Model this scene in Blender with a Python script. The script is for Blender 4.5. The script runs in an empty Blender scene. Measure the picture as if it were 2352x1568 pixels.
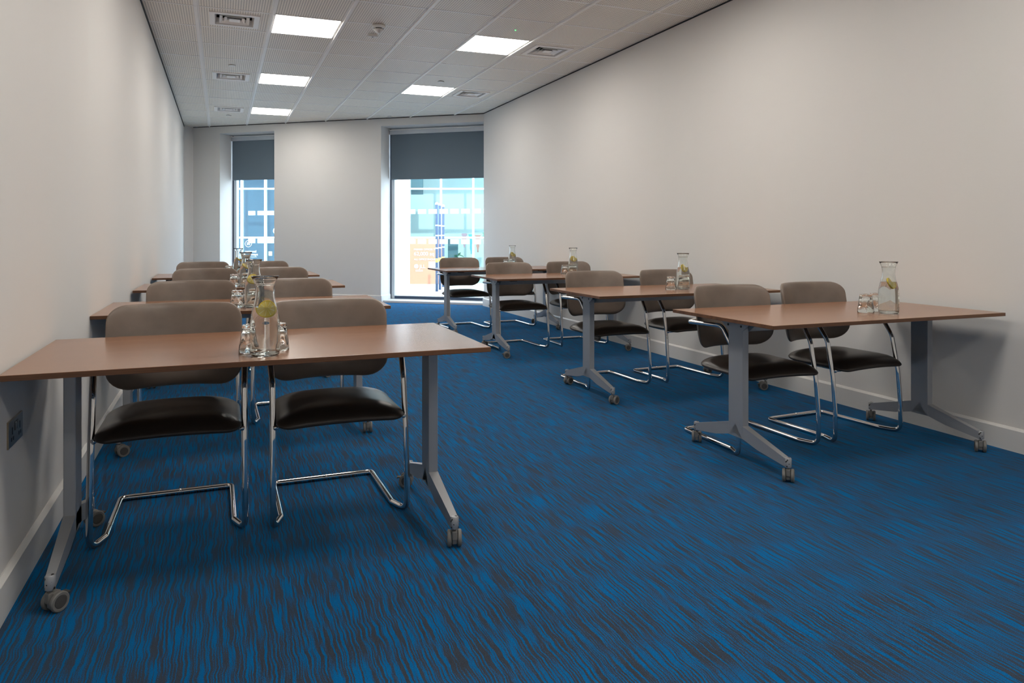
import bpy, bmesh, math, random
from mathutils import Vector, Matrix
random.seed(7)
scene = bpy.context.scene
col = scene.collection
PI = math.pi

# ------------------------------------------------------------------ camera, world, sun, exposure
YAW = 0.3761
CAM_Z = 1.15
cam = bpy.data.objects.new('camera', bpy.data.cameras.new('camera'))
col.objects.link(cam)
cam.location = (0, 0, CAM_Z)
cam.rotation_euler = (PI/2, 0, -YAW)
cam.data.sensor_width = 36.0
cam.data.lens = 1691.1/2352*36.0
cam.data.shift_y = -(784-536.7)/2352
cam.data.clip_end = 200
scene.camera = cam

world = bpy.data.worlds.new('world'); scene.world = world
world.use_nodes = True
bg = world.node_tree.nodes['Background']
bg.inputs[0].default_value = (0.70, 0.84, 1.0, 1)
bg.inputs[1].default_value = 7.0

sun = bpy.data.objects.new('sun', bpy.data.lights.new('sun', 'SUN'))
col.objects.link(sun)
sun.data.energy = 5.5
sun.data.angle = 0.02
sun.data.color = (1.0, 0.95, 0.88)
sun.rotation_euler = (math.radians(48), 0, math.radians(-8))   # high sun behind the building, onto the facade opposite

scene.view_settings.view_transform = 'Standard'
scene.view_settings.look = 'None'
scene.view_settings.gamma = 1.0
scene.view_settings.use_curve_mapping = False
scene.view_settings.exposure = 0.0
LAMP = 20.5                      # emission strength of the ceiling panels

# ------------------------------------------------------------------ materials
M = {}
def mat(name, color, rough=0.5, metal=0.0, spec=0.5, coat=0.0, trans=0.0, ior=1.45, sheen=0.0):
    m = bpy.data.materials.new(name); m.use_nodes = True
    b = m.node_tree.nodes['Principled BSDF']
    b.inputs['Base Color'].default_value = (*color, 1)
    b.inputs['Roughness'].default_value = rough
    b.inputs['Metallic'].default_value = metal
    b.inputs['Specular IOR Level'].default_value = spec
    b.inputs['Coat Weight'].default_value = coat
    b.inputs['Transmission Weight'].default_value = trans
    b.inputs['IOR'].default_value = ior
    b.inputs['Sheen Weight'].default_value = sheen
    M[name] = m
    return m
def nt(m):
    t = m.node_tree
    return t.nodes, t.links, t.nodes['Principled BSDF']
def mnode(N, L, op, a, b=None, c=None):
    n = N.new('ShaderNodeMath'); n.operation = op
    for i, v in enumerate((a, b, c)):
        if v is None: continue
        if isinstance(v, (int, float)): n.inputs[i].default_value = v
        else: L.new(v, n.inputs[i])
    return n.outputs[0]
def noise(N, L, vec, scale, detail=2.0, rough=0.5):
    n = N.new('ShaderNodeTexNoise')
    n.inputs['Scale'].default_value = scale; n.inputs['Detail'].default_value = detail; n.inputs['Roughness'].default_value = rough
    if vec is not None: L.new(vec, n.inputs['Vector'])
    return n.outputs[0]
def mapping(N, L, src, scale):
    mp = N.new('ShaderNodeMapping'); mp.inputs['Scale'].default_value = scale
    L.new(src, mp.inputs['Vector']); return mp.outputs[0]
def ramp(N, L, fac, stops):
    r = N.new('ShaderNodeValToRGB'); e = r.color_ramp.elements
    while len(e) < len(stops): e.new(0.5)
    for i, (p, c) in enumerate(stops):
        e[i].position = p; e[i].color = (*c, 1)
    L.new(fac, r.inputs[0]); return r.outputs[0]
def bump(N, L, b, h, strength, dist):
    n = N.new('ShaderNodeBump'); n.inputs['Strength'].default_value = strength; n.inputs['Distance'].default_value = dist
    L.new(h, n.inputs['Height']); L.new(n.outputs[0], b.inputs['Normal'])
def mixc(N, L, fac, a, b):
    n = N.new('ShaderNodeMix'); n.data_type = 'RGBA'
    for idx, v in ((0, fac), (6, a), (7, b)):
        if isinstance(v, (int, float)): n.inputs[idx].default_value = v
        elif isinstance(v, tuple): n.inputs[idx].default_value = (*v, 1)
        else: L.new(v, n.inputs[idx])
    return n.outputs[2]

# painted walls: matt, very fine roller texture
m = mat('wall_paint', (0.71, 0.69, 0.665), 0.62, spec=0.35)
N, L, b = nt(m); g = N.new('ShaderNodeNewGeometry')
bump(N, L, b, noise(N, L, g.outputs['Position'], 260, 2), 0.04, 0.002)
mat('skirting_paint', (0.70, 0.69, 0.67), 0.38, spec=0.5)
mat('gap_shade', (0.02, 0.022, 0.028), 0.7)  # near-black colour stands in for the shade of the wall-head gap
mat('white_metal', (0.95, 0.93, 0.90), 0.42)
mat('white_plastic', (0.78, 0.775, 0.75), 0.35)
mat('void_shade', (0.03, 0.03, 0.03), 0.8)  # near-black colour put in for shade inside ducts and narrow gaps
mat('black_plastic', (0.012, 0.012, 0.014), 0.4)

# perforated metal ceiling tile: rows of small round holes
m = mat('perforated_tile', (0.95, 0.895, 0.80), 0.5)
N, L, b = nt(m); g = N.new('ShaderNodeNewGeometry'); s = N.new('ShaderNodeSeparateXYZ'); L.new(g.outputs['Position'], s.inputs[0])
p = 0.0208
fx = mnode(N, L, 'SUBTRACT', mnode(N, L, 'FRACT', mnode(N, L, 'DIVIDE', s.outputs[0], p)), 0.5)
fy = mnode(N, L, 'SUBTRACT', mnode(N, L, 'FRACT', mnode(N, L, 'DIVIDE', s.outputs[1], p)), 0.5)
dd = mnode(N, L, 'SQRT', mnode(N, L, 'ADD', mnode(N, L, 'MULTIPLY', fx, fx), mnode(N, L, 'MULTIPLY', fy, fy)))
hole = mnode(N, L, 'LESS_THAN', dd, 0.285)
L.new(mixc(N, L, hole, (0.95, 0.895, 0.80), (0.36, 0.335, 0.30)), b.inputs['Base Color'])

# carpet: wavy blue streaks over charcoal brown, running down the room
m = mat('carpet', (0.02, 0.1, 0.3), 0.95, spec=0.1, sheen=0.40)
m.node_tree.nodes['Principled BSDF'].inputs['Sheen Tint'].default_value = (0.0, 0.42, 1.0, 1)
m.node_tree.nodes['Principled BSDF'].inputs['Sheen Roughness'].default_value = 0.4
N, L, b = nt(m); g = N.new('ShaderNodeNewGeometry'); s = N.new('ShaderNodeSeparateXYZ'); L.new(g.outputs['Position'], s.inputs[0])
wob = noise(N, L, mapping(N, L, g.outputs['Position'], (5, 12, 1)), 1.0, 2.0)
wx = mnode(N, L, 'ADD', s.outputs[0], mnode(N, L, 'MULTIPLY', mnode(N, L, 'SUBTRACT', wob, 0.5), 0.020))
cv = N.new('ShaderNodeCombineXYZ'); L.new(mnode(N, L, 'MULTIPLY', wx, 175.0), cv.inputs[0]); L.new(mnode(N, L, 'MULTIPLY', s.outputs[1], 5.0), cv.inputs[1])
streak = noise(N, L, cv.outputs[0], 1.0, 1.0, 0.4)
cv2 = N.new('ShaderNodeCombineXYZ'); L.new(mnode(N, L, 'MULTIPLY', wx, 7.0), cv2.inputs[0]); L.new(mnode(N, L, 'MULTIPLY', s.outputs[1], 0.8), cv2.inputs[1])
band = noise(N, L, cv2.outputs[0], 1.0, 1.0)
pile = noise(N, L, g.outputs['Position'], 420, 2, 0.6)
v = mnode(N, L, 'ADD', streak, mnode(N, L, 'MULTIPLY', mnode(N, L, 'SUBTRACT', band, 0.5), 0.07))
v = mnode(N, L, 'ADD', v, mnode(N, L, 'MULTIPLY', mnode(N, L, 'SUBTRACT', pile, 0.5), 0.50))
c = ramp(N, L, v, [(0.0, (0.045, 0.039, 0.036)), (0.47, (0.042, 0.039, 0.038)), (0.575, (0.0005, 0.112, 0.310)), (1.0, (0.0005, 0.128, 0.360))])
pm = mnode(N, L, 'ADD', mnode(N, L, 'MULTIPLY', pile, 1.3), 0.35)
mm = N.new('ShaderNodeVectorMath'); mm.operation = 'SCALE'; L.new(c, mm.inputs[0]); L.new(pm, mm.inputs['Scale'])
L.new(mm.outputs[0], b.inputs['Base Color'])
bump(N, L, b, pile, 0.5, 0.004)

# walnut laminate with straight fine grain along the table
def wood(name, c0, c1, rough, coat):
    m = mat(name, c0, rough, coat=coat)
    N, L, b = nt(m); t = N.new('ShaderNodeTexCoord')
    n1 = noise(N, L, mapping(N, L, t.outputs['Object'], (0.9, 26, 26)), 1.0, 4, 0.6)
    n2 = noise(N, L, mapping(N, L, t.outputs['Object'], (5, 220, 220)), 1.0, 2, 0.5)
    f = mnode(N, L, 'ADD', mnode(N, L, 'MULTIPLY', n1, 0.75), mnode(N, L, 'MULTIPLY', n2, 0.25))
    L.new(ramp(N, L, f, [(0.32, c0), (0.68, c1)]), b.inputs['Base Color'])
    b.inputs['Coat Roughness'].default_value = 0.18
    return m
wood('walnut', (0.190, 0.080, 0.037), (0.360, 0.172, 0.090), 0.26, 0.25)
wood('walnut_edge', (0.085, 0.036, 0.016), (0.20, 0.092, 0.043), 0.45, 0.0)

# taupe leatherette
m = mat('leather', (0.150, 0.118, 0.094), 0.40, spec=0.5)
N, L, b = nt(m); t = N.new('ShaderNodeTexCoord')
ln = noise(N, L, t.outputs['Object'], 9, 3)
L.new(ramp(N, L, ln, [(0.3, (0.168, 0.130, 0.104)), (0.75, (0.220, 0.173, 0.140))]), b.inputs['Base Color'])
L.new(mnode(N, L, 'ADD', mnode(N, L, 'MULTIPLY', ln, 0.22), 0.30), b.inputs['Roughness'])
bump(N, L, b, noise(N, L, t.outputs['Object'], 320, 2), 0.10, 0.002)
m = mat('leather_in_shade', (0.036, 0.027, 0.022), 0.33, spec=0.5)  # same taupe leather, its colour darkened for the shade under the tables
N, L, b = nt(m); t = N.new('ShaderNodeTexCoord')
bump(N, L, b, noise(N, L, t.outputs['Object'], 320, 2), 0.10, 0.002)

mat('chrome', (0.80, 0.79, 0.78), 0.07, metal=1.0)
mat('grey_paint', (0.36, 0.37, 0.385), 0.38, metal=0.35)
mat('caster_grey', (0.17, 0.165, 0.155), 0.5)
mat('caster_dark', (0.06, 0.058, 0.055), 0.6)
m = mat('worn_paint', (0.36, 0.37, 0.385), 0.4, metal=0.3)
N, L, b = nt(m); t = N.new('ShaderNodeTexCoord')
wn = noise(N, L, t.outputs['Object'], 75, 2)
L.new(ramp(N, L, wn, [(0.60, (0.36, 0.37, 0.385)), (0.63, (0.02, 0.018, 0.016))]), b.inputs['Base Color'])
mat('brass', (0.45, 0.36, 0.24), 0.28, metal=1.0)
mat('steel_plate', (0.30, 0.29, 0.27), 0.32, metal=1.0)
mat('blind_fabric', (0.145, 0.19, 0.23), 0.85)
mat('window_frame', (0.52, 0.56, 0.60), 0.4, metal=0.3)
mat('window_gasket', (0.03, 0.05, 0.09), 0.6)
mat('frosted_vinyl', (0.90, 0.92, 0.93), 0.7)
_N, _L, _b = nt(M['frosted_vinyl']); _t = _N.new('ShaderNodeBsdfTranslucent'); _t.inputs[0].default_value = (0.95, 0.96, 0.97, 1)
_m = _N.new('ShaderNodeMixShader'); _m.inputs[0].default_value = 0.7
_o = [n for n in _N if n.type == 'OUTPUT_MATERIAL'][0]
_L.new(_b.outputs[0], _m.inputs[1]); _L.new(_t.outputs[0], _m.inputs[2]); _L.new(_m.outputs[0], _o.inputs[0])
mat('stone_sill', (0.66, 0.67, 0.68), 0.5)

mat('clear_glass', (0.97, 0.99, 0.975), 0.0, trans=1.0, ior=1.48)
mat('water', (0.985, 0.995, 0.99), 0.0, trans=1.0, ior=1.33)
mat('lemon_rind', (0.86, 0.62, 0.02), 0.42)
m = mat('lemon_flesh', (0.80, 0.66, 0.14), 0.35)
N, L, b = nt(m); t = N.new('ShaderNodeTexCoord'); s = N.new('ShaderNodeSeparateXYZ'); L.new(t.outputs['Object'], s.inputs[0])
an = mnode(N, L, 'ARCTAN2', s.outputs[1], s.outputs[0])
sg = mnode(N, L, 'ABSOLUTE', mnode(N, L, 'SINE', mnode(N, L, 'MULTIPLY', an, 4.5)))
L.new(ramp(N, L, sg, [(0.10, (0.88, 0.82, 0.45)), (0.28, (0.78, 0.60, 0.10))]), b.inputs['Base Color'])
b.inputs['Subsurface Weight'].default_value = 0.15
b.inputs['Subsurface Radius'].default_value = (0.01, 0.008, 0.003)

def pane_mat(name, tint, refl=0.08):
    m = bpy.data.materials.new(name); m.use_nodes = True
    N, L = m.node_tree.nodes, m.node_tree.links
    for n in list(N):
        if n.type != 'OUTPUT_MATERIAL': N.remove(n)
    o = [n for n in N if n.type == 'OUTPUT_MATERIAL'][0]
    tr = N.new('ShaderNodeBsdfTransparent'); tr.inputs[0].default_value = (*tint, 1)
    gl = N.new('ShaderNodeBsdfGlossy'); gl.inputs['Roughness'].default_value = 0.0
    mx = N.new('ShaderNodeMixShader'); mx.inputs[0].default_value = refl
    L.new(tr.outputs[0], mx.inputs[1]); L.new(gl.outputs[0], mx.inputs[2]); L.new(mx.outputs[0], o.inputs[0])
    M[name] = m
pane_mat('window_pane', (0.95, 0.98, 0.98), 0.05)
pane_mat('shopfront_pane', (0.90, 0.97, 0.97), 0.012)
def emit(name, color, strength):
    m = bpy.data.materials.new(name); m.use_nodes = True
    b = m.node_tree.nodes['Principled BSDF']
    b.inputs['Base Color'].default_value = (0.8, 0.8, 0.8, 1)
    b.inputs['Emission Color'].default_value = (*color, 1); b.inputs['Emission Strength'].default_value = strength
    M[name] = m
emit('light_diffuser', (1.0, 0.945, 0.87), LAMP)
emit('green_led', (0.05, 1.0, 0.15), 3.0)

mat('paving', (0.62, 0.61, 0.60), 0.85)
mat('facade_white', (0.80, 0.83, 0.85), 0.4)
mat('column_render', (0.85, 0.85, 0.84), 0.7)
mat('showroom_teal', (0.37, 0.42, 0.41), 0.8)
mat('showroom_blue', (0.035, 0.080, 0.130), 0.7)
mat('showroom_dark', (0.04, 0.09, 0.11), 0.7)
mat('hoarding_orange', (0.42, 0.20, 0.125), 0.6)
mat('sign_white', (0.92, 0.92, 0.92), 0.6)
mat('letter_white', (0.42, 0.42, 0.42), 0.7)
mat('post_blue', (0.06, 0.10, 0.18), 0.4)
mat('post_yellow', (0.85, 0.60, 0.10), 0.5)
mat('leaf', (0.06, 0.22, 0.12), 0.5)
mat('pot', (0.70, 0.55, 0.30), 0.6)
mat('ribbon_mauve', (0.270, 0.168, 0.204), 0.7)
mat('ribbon_aqua', (0.096, 0.330, 0.372), 0.7)
mat('ribbon_red', (0.330, 0.144, 0.120), 0.7)
mat('ribbon_green', (0.120, 0.300, 0.216), 0.7)
mat('notice_green', (0.62, 0.72, 0.40), 0.7)

# ------------------------------------------------------------------ builders
def link(name, bm, material, parent=None, smooth=False, loc=None, rot=None):
    me = bpy.data.meshes.new(name)
    bmesh.ops.recalc_face_normals(bm, faces=bm.faces)
    bm.to_mesh(me); bm.free()
    me.materials.append(M[material])
    if smooth:
        for p_ in me.polygons: p_.use_smooth = True
    o = bpy.data.objects.new(name, me); col.objects.link(o)
    if parent: o.parent = parent
    if loc: o.location = loc
    if rot: o.rotation_euler = rot
    return o
def autosmooth(o, ang=40):
    me = o.data
    me.set_sharp_from_angle(angle=math.radians(ang))
def empty(name, loc=(0, 0, 0), rz=0):
    o = bpy.data.objects.new(name, None); col.objects.link(o)
    o.empty_display_size = 0.1; o.location = loc; o.rotation_euler = (0, 0, rz)
    return o
def tag(o, label=None, cat=None, group=None, kind=None):
    if label: o['label'] = label
    if cat: o['category'] = cat
    if group: o['group'] = group
    if kind: o['kind'] = kind
    return o
def struct(o, label=None): return tag(o, label=label, kind='structure')
def copy_tree(o, parent=None):
    c = o.copy(); col.objects.link(c); c.parent = parent
    for ch in list(o.children): copy_tree(ch, c)
    return c
def box(bm, x0, x1, y0, y1, z0, z1, mtx=None, bev=0.0):
    r = bmesh.ops.create_cube(bm, size=1.0)
    vs = r['verts']
    for v in vs: v.co = Vector((x0+(v.co.x+.5)*(x1-x0), y0+(v.co.y+.5)*(y1-y0), z0+(v.co.z+.5)*(z1-z0)))
    if bev > 0:
        es = list({e for v in vs for e in v.link_edges})
        rr = bmesh.ops.bevel(bm, geom=es, offset=bev, segments=2, affect='EDGES', profile=0.5)
        vs = list({v for f in rr['faces'] for v in f.verts} | {v for v in vs if v.is_valid})
    if mtx:
        for v in vs: v.co = mtx @ v.co
    return vs
def prism(bm, poly, z0, z1):
    a = [bm.verts.new((x, y, z0)) for x, y in poly]; b_ = [bm.verts.new((x, y, z1)) for x, y in poly]
    n = len(poly); bm.faces.new(a[::-1]); bm.faces.new(b_)
    for i in range(n): bm.faces.new((a[i], a[(i+1) % n], b_[(i+1) % n], b_[i]))
def extrude(bm, poly3, off):
    a = [bm.verts.new(Vector(p_)) for p_ in poly3]; b_ = [bm.verts.new(Vector(p_)+Vector(off)) for p_ in poly3]
    n = len(a); bm.faces.new(a[::-1]); bm.faces.new(b_)
    for i in range(n): bm.faces.new((a[i], a[(i+1) % n], b_[(i+1) % n], b_[i]))
def lathe(bm, prof, seg=40, rmod=None, close=False):
    rings = []
    for r, z in prof:
        ring = []
        for i in range(seg):
            t = 2*PI*i/seg; rr = r*(rmod(t, r, z) if rmod else 1.0)
            ring.append(bm.verts.new((rr*math.cos(t), rr*math.sin(t), z)))
        rings.append(ring)
    for a, b_ in zip(rings, rings[1:]):
        for i in range(seg): bm.faces.new((a[i], a[(i+1) % seg], b_[(i+1) % seg], b_[i]))
    if close:
        a, b_ = rings[-1], rings[0]
        for i in range(seg): bm.faces.new((a[i], a[(i+1) % seg], b_[(i+1) % seg], b_[i]))
    else:
        bm.faces.new(rings[0][::-1]); bm.faces.new(rings[-1])
def fillet(pts, rad, n=6):
    out = [Vector(pts[0])]
    for i in range(1, len(pts)-1):
        p0, p1, p2 = Vector(pts[i-1]), Vector(pts[i]), Vector(pts[i+1])
        r = rad[i] if isinstance(rad, (list, tuple)) else rad
        d0, d2 = (p0-p1).normalized(), (p2-p1).normalized()
        ang = d0.angle(d2)
        if r <= 0 or ang > PI-0.02: out.append(p1); continue
        t = min(r/math.tan(ang/2), 0.48*(p0-p1).length, 0.48*(p2-p1).length)
        a, b_ = p1+d0*t, p1+d2*t
        for k in range(n+1):
            f = k/n
            out.append(a*(1-f)**2 + p1*2*f*(1-f) + b_*f*f)
    out.append(Vector(pts[-1]))
    return out
def tube(bm, pts, r, seg=12, closed=False):
    n = len(pts); rings = []
    tan = []
    for i in range(n):
        a = pts[i-1] if (i > 0 or closed) else pts[i]; b_ = pts[(i+1) % n] if (i < n-1 or closed) else pts[i]
        tan.append((b_-a).normalized())
    up = Vector((0, 0, 1)) if abs(tan[0].z) < 0.9 else Vector((1, 0, 0))
    nrm = (up - tan[0]*up.dot(tan[0])).normalized()
    for i in range(n):
        nrm = (nrm - tan[i]*nrm.dot(tan[i])).normalized()
        bi = tan[i].cross(nrm)
        rings.append([bm.verts.new(pts[i] + (nrm*math.cos(2*PI*k/seg) + bi*math.sin(2*PI*k/seg))*r) for k in range(seg)])
    for a, b_ in zip(rings, rings[1:]):
        for k in range(seg): bm.faces.new((a[k], a[(k+1) % seg], b_[(k+1) % seg], b_[k]))
    if closed:
        a, b_ = rings[-1], rings[0]
        # pick best rotational offset
        off = min(range(seg), key=lambda o_: (a[0].co-b_[o_].co).length)
        for k in range(seg): bm.faces.new((a[k], a[(k+1) % seg], b_[(k+1+off) % seg], b_[(k+off) % seg]))
    else:
        bm.faces.new(rings[0][::-1]); bm.faces.new(rings[-1])
def rrect(x0, x1, y0, y1, radii, n=7, sub=6):
    """rounded rectangle outline, radii for (x1,y1),(x0,y1),(x0,y0),(x1,y0); straight edges subdivided"""
    cs = [(x1, y1, radii[0], 0), (x0, y1, radii[1], PI/2), (x0, y0, radii[2], PI), (x1, y0, radii[3], 1.5*PI)]
    out = []
    for i, (cx, cy, r, a0) in enumerate(cs):
        mx = cx - r if cx == x1 else cx + r; my = cy - r if cy == y1 else cy + r
        arc = [(mx+r*math.cos(a0+PI/2*k/n), my+r*math.sin(a0+PI/2*k/n)) for k in range(n+1)]
        if out:
            p_, q_ = out[-1], arc[0]
            out += [(p_[0]+(q_[0]-p_[0])*k/sub, p_[1]+(q_[1]-p_[1])*k/sub) for k in range(1, sub)]
        out += arc
    p_, q_ = out[-1], out[0]
    out += [(p_[0]+(q_[0]-p_[0])*k/sub, p_[1]+(q_[1]-p_[1])*k/sub) for k in range(1, sub)]
    return out
def pad(bm, outline, top, bot, deform, ts=(1, .985, .95, .88, .76, .6, .42, .22)):
    cx = sum(p_[0] for p_ in outline)/len(outline); cy = sum(p_[1] for p_ in outline)/len(outline)
    n = len(outline)
    def ring(t, h): return [bm.verts.new(Vector(deform(cx+(x-cx)*t, cy+(y-cy)*t, h))) for x, y in outline]
    edge = ring(1, 0.0)
    for hf, sgn in ((top, 1), (bot, -1)):
        prev = edge
        for t in ts[1:]:
            cur = ring(t, sgn*hf(t))
            for i in range(n): bm.faces.new((prev[i], prev[(i+1) % n], cur[(i+1) % n], cur[i]))
            prev = cur
        c_ = bm.verts.new(Vector(deform(cx, cy, sgn*hf(0))))
        for i in range(n): bm.faces.new((prev[i], prev[(i+1) % n], c_))

# ------------------------------------------------------------------ room shell
XL, XR, YB = -0.617, 3.9055, -3.0
ZC = 3.0785
A = Vector((-0.471, 14.515)); U = Vector((0.7901, -0.6129)).normalized(); NV = Vector((-U.y, U.x))
SB = (XR-A.x)/U.x; YR = A.y+U.y*SB                       # right wall meets the slanted window wall
YLC = 14.344
def W2(s_, n_): q = A+U*s_+NV*n_; return (q.x, q.y)
room = [(XL, YB), (XR, YB), (XR, YR), (A.x, A.y), (XL, YLC)]

bm = bmesh.new(); prism(bm, [(XL-.1, YB-.1), (XR+.1, YB-.1), (XR+.1, YR+.05), W2(SB, .40), W2(-.1, .40), (XL-.1, YLC+.1)], -0.08, 0.0)
struct(link('floor', bm, 'carpet'), 'blue and charcoal streaked carpet floor')
bm = bmesh.new(); box(bm, XL-.2, XL, YB-.2, YLC, -.08, ZC+.12); struct(link('wall_left', bm, 'wall_paint'), 'pale grey painted wall on the left')
bm = bmesh.new(); box(bm, XR, XR+.25, YB-.2, YR, -.08, ZC+.12); struct(link('wall_right', bm, 'wall_paint'), 'pale grey painted wall on the right')
bm = bmesh.new(); box(bm, XL, XR, YB-.2, YB, -.08, ZC+.12); struct(link('wall_back', bm, 'wall_paint'))
bm = bmesh.new()
q = Vector((XL-.2, YLC)); prism(bm, [(XL, YLC), (A.x, A.y), W2(-.02, .42), (XL-.2, YLC+.35), (XL-.2, YLC)], -.08, ZC+.12)
struct(link('wall_corner', bm, 'wall_paint'))
WT, ZH = 0.45, 2.945
S1a, S1b, S2a, S2b = 0.567, 1.686, 3.733, SB
def wbox(bm, s0, s1, n0, n1, z0, z1): prism(bm, [W2(s0, n0), W2(s1, n0), W2(s1, n1), W2(s0, n1)], z0, z1)
bm = bmesh.new()
wbox(bm, -.02, S1a, 0, WT, -.08, ZC+.12); wbox(bm, S1b, S2a, 0, WT, -.08, ZC+.12)
wbox(bm, S1a, S1b, 0, WT, ZH, ZC+.12); wbox(bm, S2a, SB, 0, WT, ZH, ZC+.12)
wbox(bm, SB, SB+1.2, 0.0, WT, -.08, ZC+.12)
struct(link('wall_far', bm, 'wall_paint'), 'slanted far wall with two tall windows')

# skirting boards
SH, ST = 0.125, 0.018
def skirting(name, profile_pts):
    bm = bmesh.new()
    for poly in profile_pts: extrude(bm, poly[0], poly[1])
    return struct(link(name, bm, 'skirting_paint'))
skirting('baseboard_left', [([(XL, YB, 0), (XL+ST, YB, 0), (XL+ST, YB, SH-.012), (XL+.004, YB, SH), (XL, YB, SH)], (0, YLC-YB, 0))])
skirting('baseboard_right', [([(XR, YB, 0), (XR-ST, YB, 0), (XR-ST, YB, SH-.012), (XR-.004, YB, SH), (XR, YB, SH)], (0, YR-YB, 0))])
def wskirt(s0, s1):
    p0, p1 = W2(s0, 0), W2(s0, -ST); p2 = W2(s0, -.004); e0 = Vector((*W2(s1, 0), 0))-Vector((*W2(s0, 0), 0))
    return ([(p0[0], p0[1], 0), (p1[0], p1[1], 0), (p1[0], p1[1], SH-.012), (p2[0], p2[1], SH), (p0[0], p0[1], SH)], e0)
def jskirt(s_, sg):
    p0 = W2(s_, -ST); p1 = W2(s_+sg*ST, -ST); p2 = W2(s_+sg*.004, -ST); e0 = Vector((*W2(s_, .33), 0))-Vector((*W2(s_, -ST), 0))
    return ([(p0[0], p0[1], 0), (p1[0], p1[1], 0), (p1[0], p1[1], SH-.012), (p2[0], p2[1], SH), (p0[0], p0[1], SH)], e0)
skirting('baseboard_far', [wskirt(0, S1a), wskirt(S1b, S2a), jskirt(S1a, 1), jskirt(S2a, 1)])
# dark strips painting the gap's shade at the head of the side walls
bm = bmesh.new(); box(bm, XL, XL+.006, YB, YLC, ZC-.026, ZC); struct(link('shade_strip_1', bm, 'gap_shade'))
bm = bmesh.new(); box(bm, XR-.004, XR, YB, YR, ZC-.012, ZC); struct(link('shade_strip_2', bm, 'gap_shade'))
bm = bmesh.new(); wbox(bm, 0, SB, -.004, 0, ZC-.012, ZC); struct(link('shade_strip_3', bm, 'gap_shade'))

# ------------------------------------------------------------------ ceiling
U0, V0, PU, PV, TW = 0.4411, 6.782, 0.6184, 0.6396, 0.5775
bm = bmesh.new(); prism(bm, [(XL-.2, YB-.2), (XR+.25, YB-.2), (XR+.25, YR), W2(SB+.3, .45), W2(-.1, .45), (XL-.2, YLC+.3)], ZC+.1, ZC+.14)
ceiling = struct(link('ceiling', bm, 'white_metal'), 'suspended ceiling of perforated white metal tiles')
def clip(poly, a, b_):
    out = []
    side = lambda p_: (b_[0]-a[0])*(p_[1]-a[1])-(b_[1]-a[1])*(p_[0]-a[0])
    for i in range(len(poly)):
        p_, q_ = poly[i], poly[(i+1) % len(poly)]; sp, sq = side(p_), side(q_)
        if sp >= 0: out.append(p_)
        if sp*sq < 0:
            t = sp/(sp-sq); out.append((p_[0]+(q_[0]-p_[0])*t, p_[1]+(q_[1]-p_[1])*t))
    return out
def clip_room(poly):
    for i in range(len(room)):
        poly = clip(poly, room[i], room[(i+1) % len(room)])
        if len(poly) < 3: return []
    # drop tiny
    ar = abs(sum(poly[i][0]*poly[(i+1) % len(poly)][1]-poly[(i+1) % len(poly)][0]*poly[i][1] for i in range(len(poly))))/2
    return poly if ar > 2e-4 else []
LIGHTS = {(0, 0), (0, 4), (0, 8), (3, 0), (3, 4), (0, -4), (3, -4), (0, -8), (3, -8), (0, -12), (3, -12)}
VENTS = {(-1, 0), (-1, 4), (-1, 8), (4, 0), (4, 4)}
tile_mesh = None
for v in range(-15, 13):
    for u in range(-2, 6):
        if (u, v) in LIGHTS: continue
        x0 = U0+u*PU; y0 = V0+v*PV+.006
        poly = clip_room([(x0, y0), (x0+TW, y0), (x0+TW, y0+PV-.012), (x0, y0+PV-.012)])
        if not poly: continue
        full = len(poly) == 4 and abs(poly[0][0]-x0) < 1e-6 and abs(max(p_[0] for p_ in poly)-x0-TW) < 1e-6 and abs(max(p_[1] for p_ in poly)-y0-PV+.012) < 1e-6 and abs(min(p_[1] for p_ in poly)-y0) < 1e-6
        if (u, v) in VENTS:
            bm = bmesh.new(); cx, cy, h = x0+TW/2, y0+(PV-.012)/2, .178
            for (a, b_, c_, d_) in ((x0, x0+TW, y0, cy-h), (x0, x0+TW, cy+h, y0+PV-.012), (x0, cx-h, cy-h, cy+h), (cx+h, x0+TW, cy-h, cy+h)):
                box(bm, a, b_, c_, d_, ZC+.002, ZC+.012)
            link('ceiling_tile', bm, 'perforated_tile', ceiling)
        elif full:
            if tile_mesh is None:
                bm = bmesh.new(); box(bm, 0, TW, 0, PV-.012, ZC+.002, ZC+.012)
                o = link('ceiling_tile', bm, 'perforated_tile', ceiling); tile_mesh = o.data
                o.location = (x0, y0, 0)
            else:
                o = bpy.data.objects.new('ceiling_tile', tile_mesh); col.objects.link(o); o.parent = ceiling; o.location = (x0, y0, 0)
        else:
            bm = bmesh.new(); prism(bm, poly, ZC+.002, ZC+.012); link('ceiling_tile', bm, 'perforated_tile', ceiling)
# long bars between the columns and thin cross tees between the rows
for u in range(-1, 7):
    x1 = U0+u*PU; poly = clip_room([(x1-(PU-TW)-.002, YB), (x1+.002, YB), (x1+.002, 15), (x1-(PU-TW)-.002, 15)])
    if poly: bm = bmesh.new(); prism(bm, poly, ZC-.001, ZC+.004); link('ceiling_bar', bm, 'white_metal', ceiling)
    xc = x1-(PU-TW)/2; poly = clip_room([(xc-.008, YB), (xc+.008, YB), (xc+.008, 15), (xc-.008, 15)])
    if poly: bm = bmesh.new(); prism(bm, poly, ZC-.012, ZC+.004); link('ceiling_rib', bm, 'white_metal', ceiling)
for v in range(-15, 14):
    y1 = V0+v*PV; poly = clip_room([(XL, y1-.011), (XR, y1-.011), (XR, y1+.011), (XL, y1+.011)])
    if poly: bm = bmesh.new(); prism(bm, poly, ZC-.001, ZC+.005); link('ceiling_cross_bar', bm, 'white_metal', ceiling)

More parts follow.
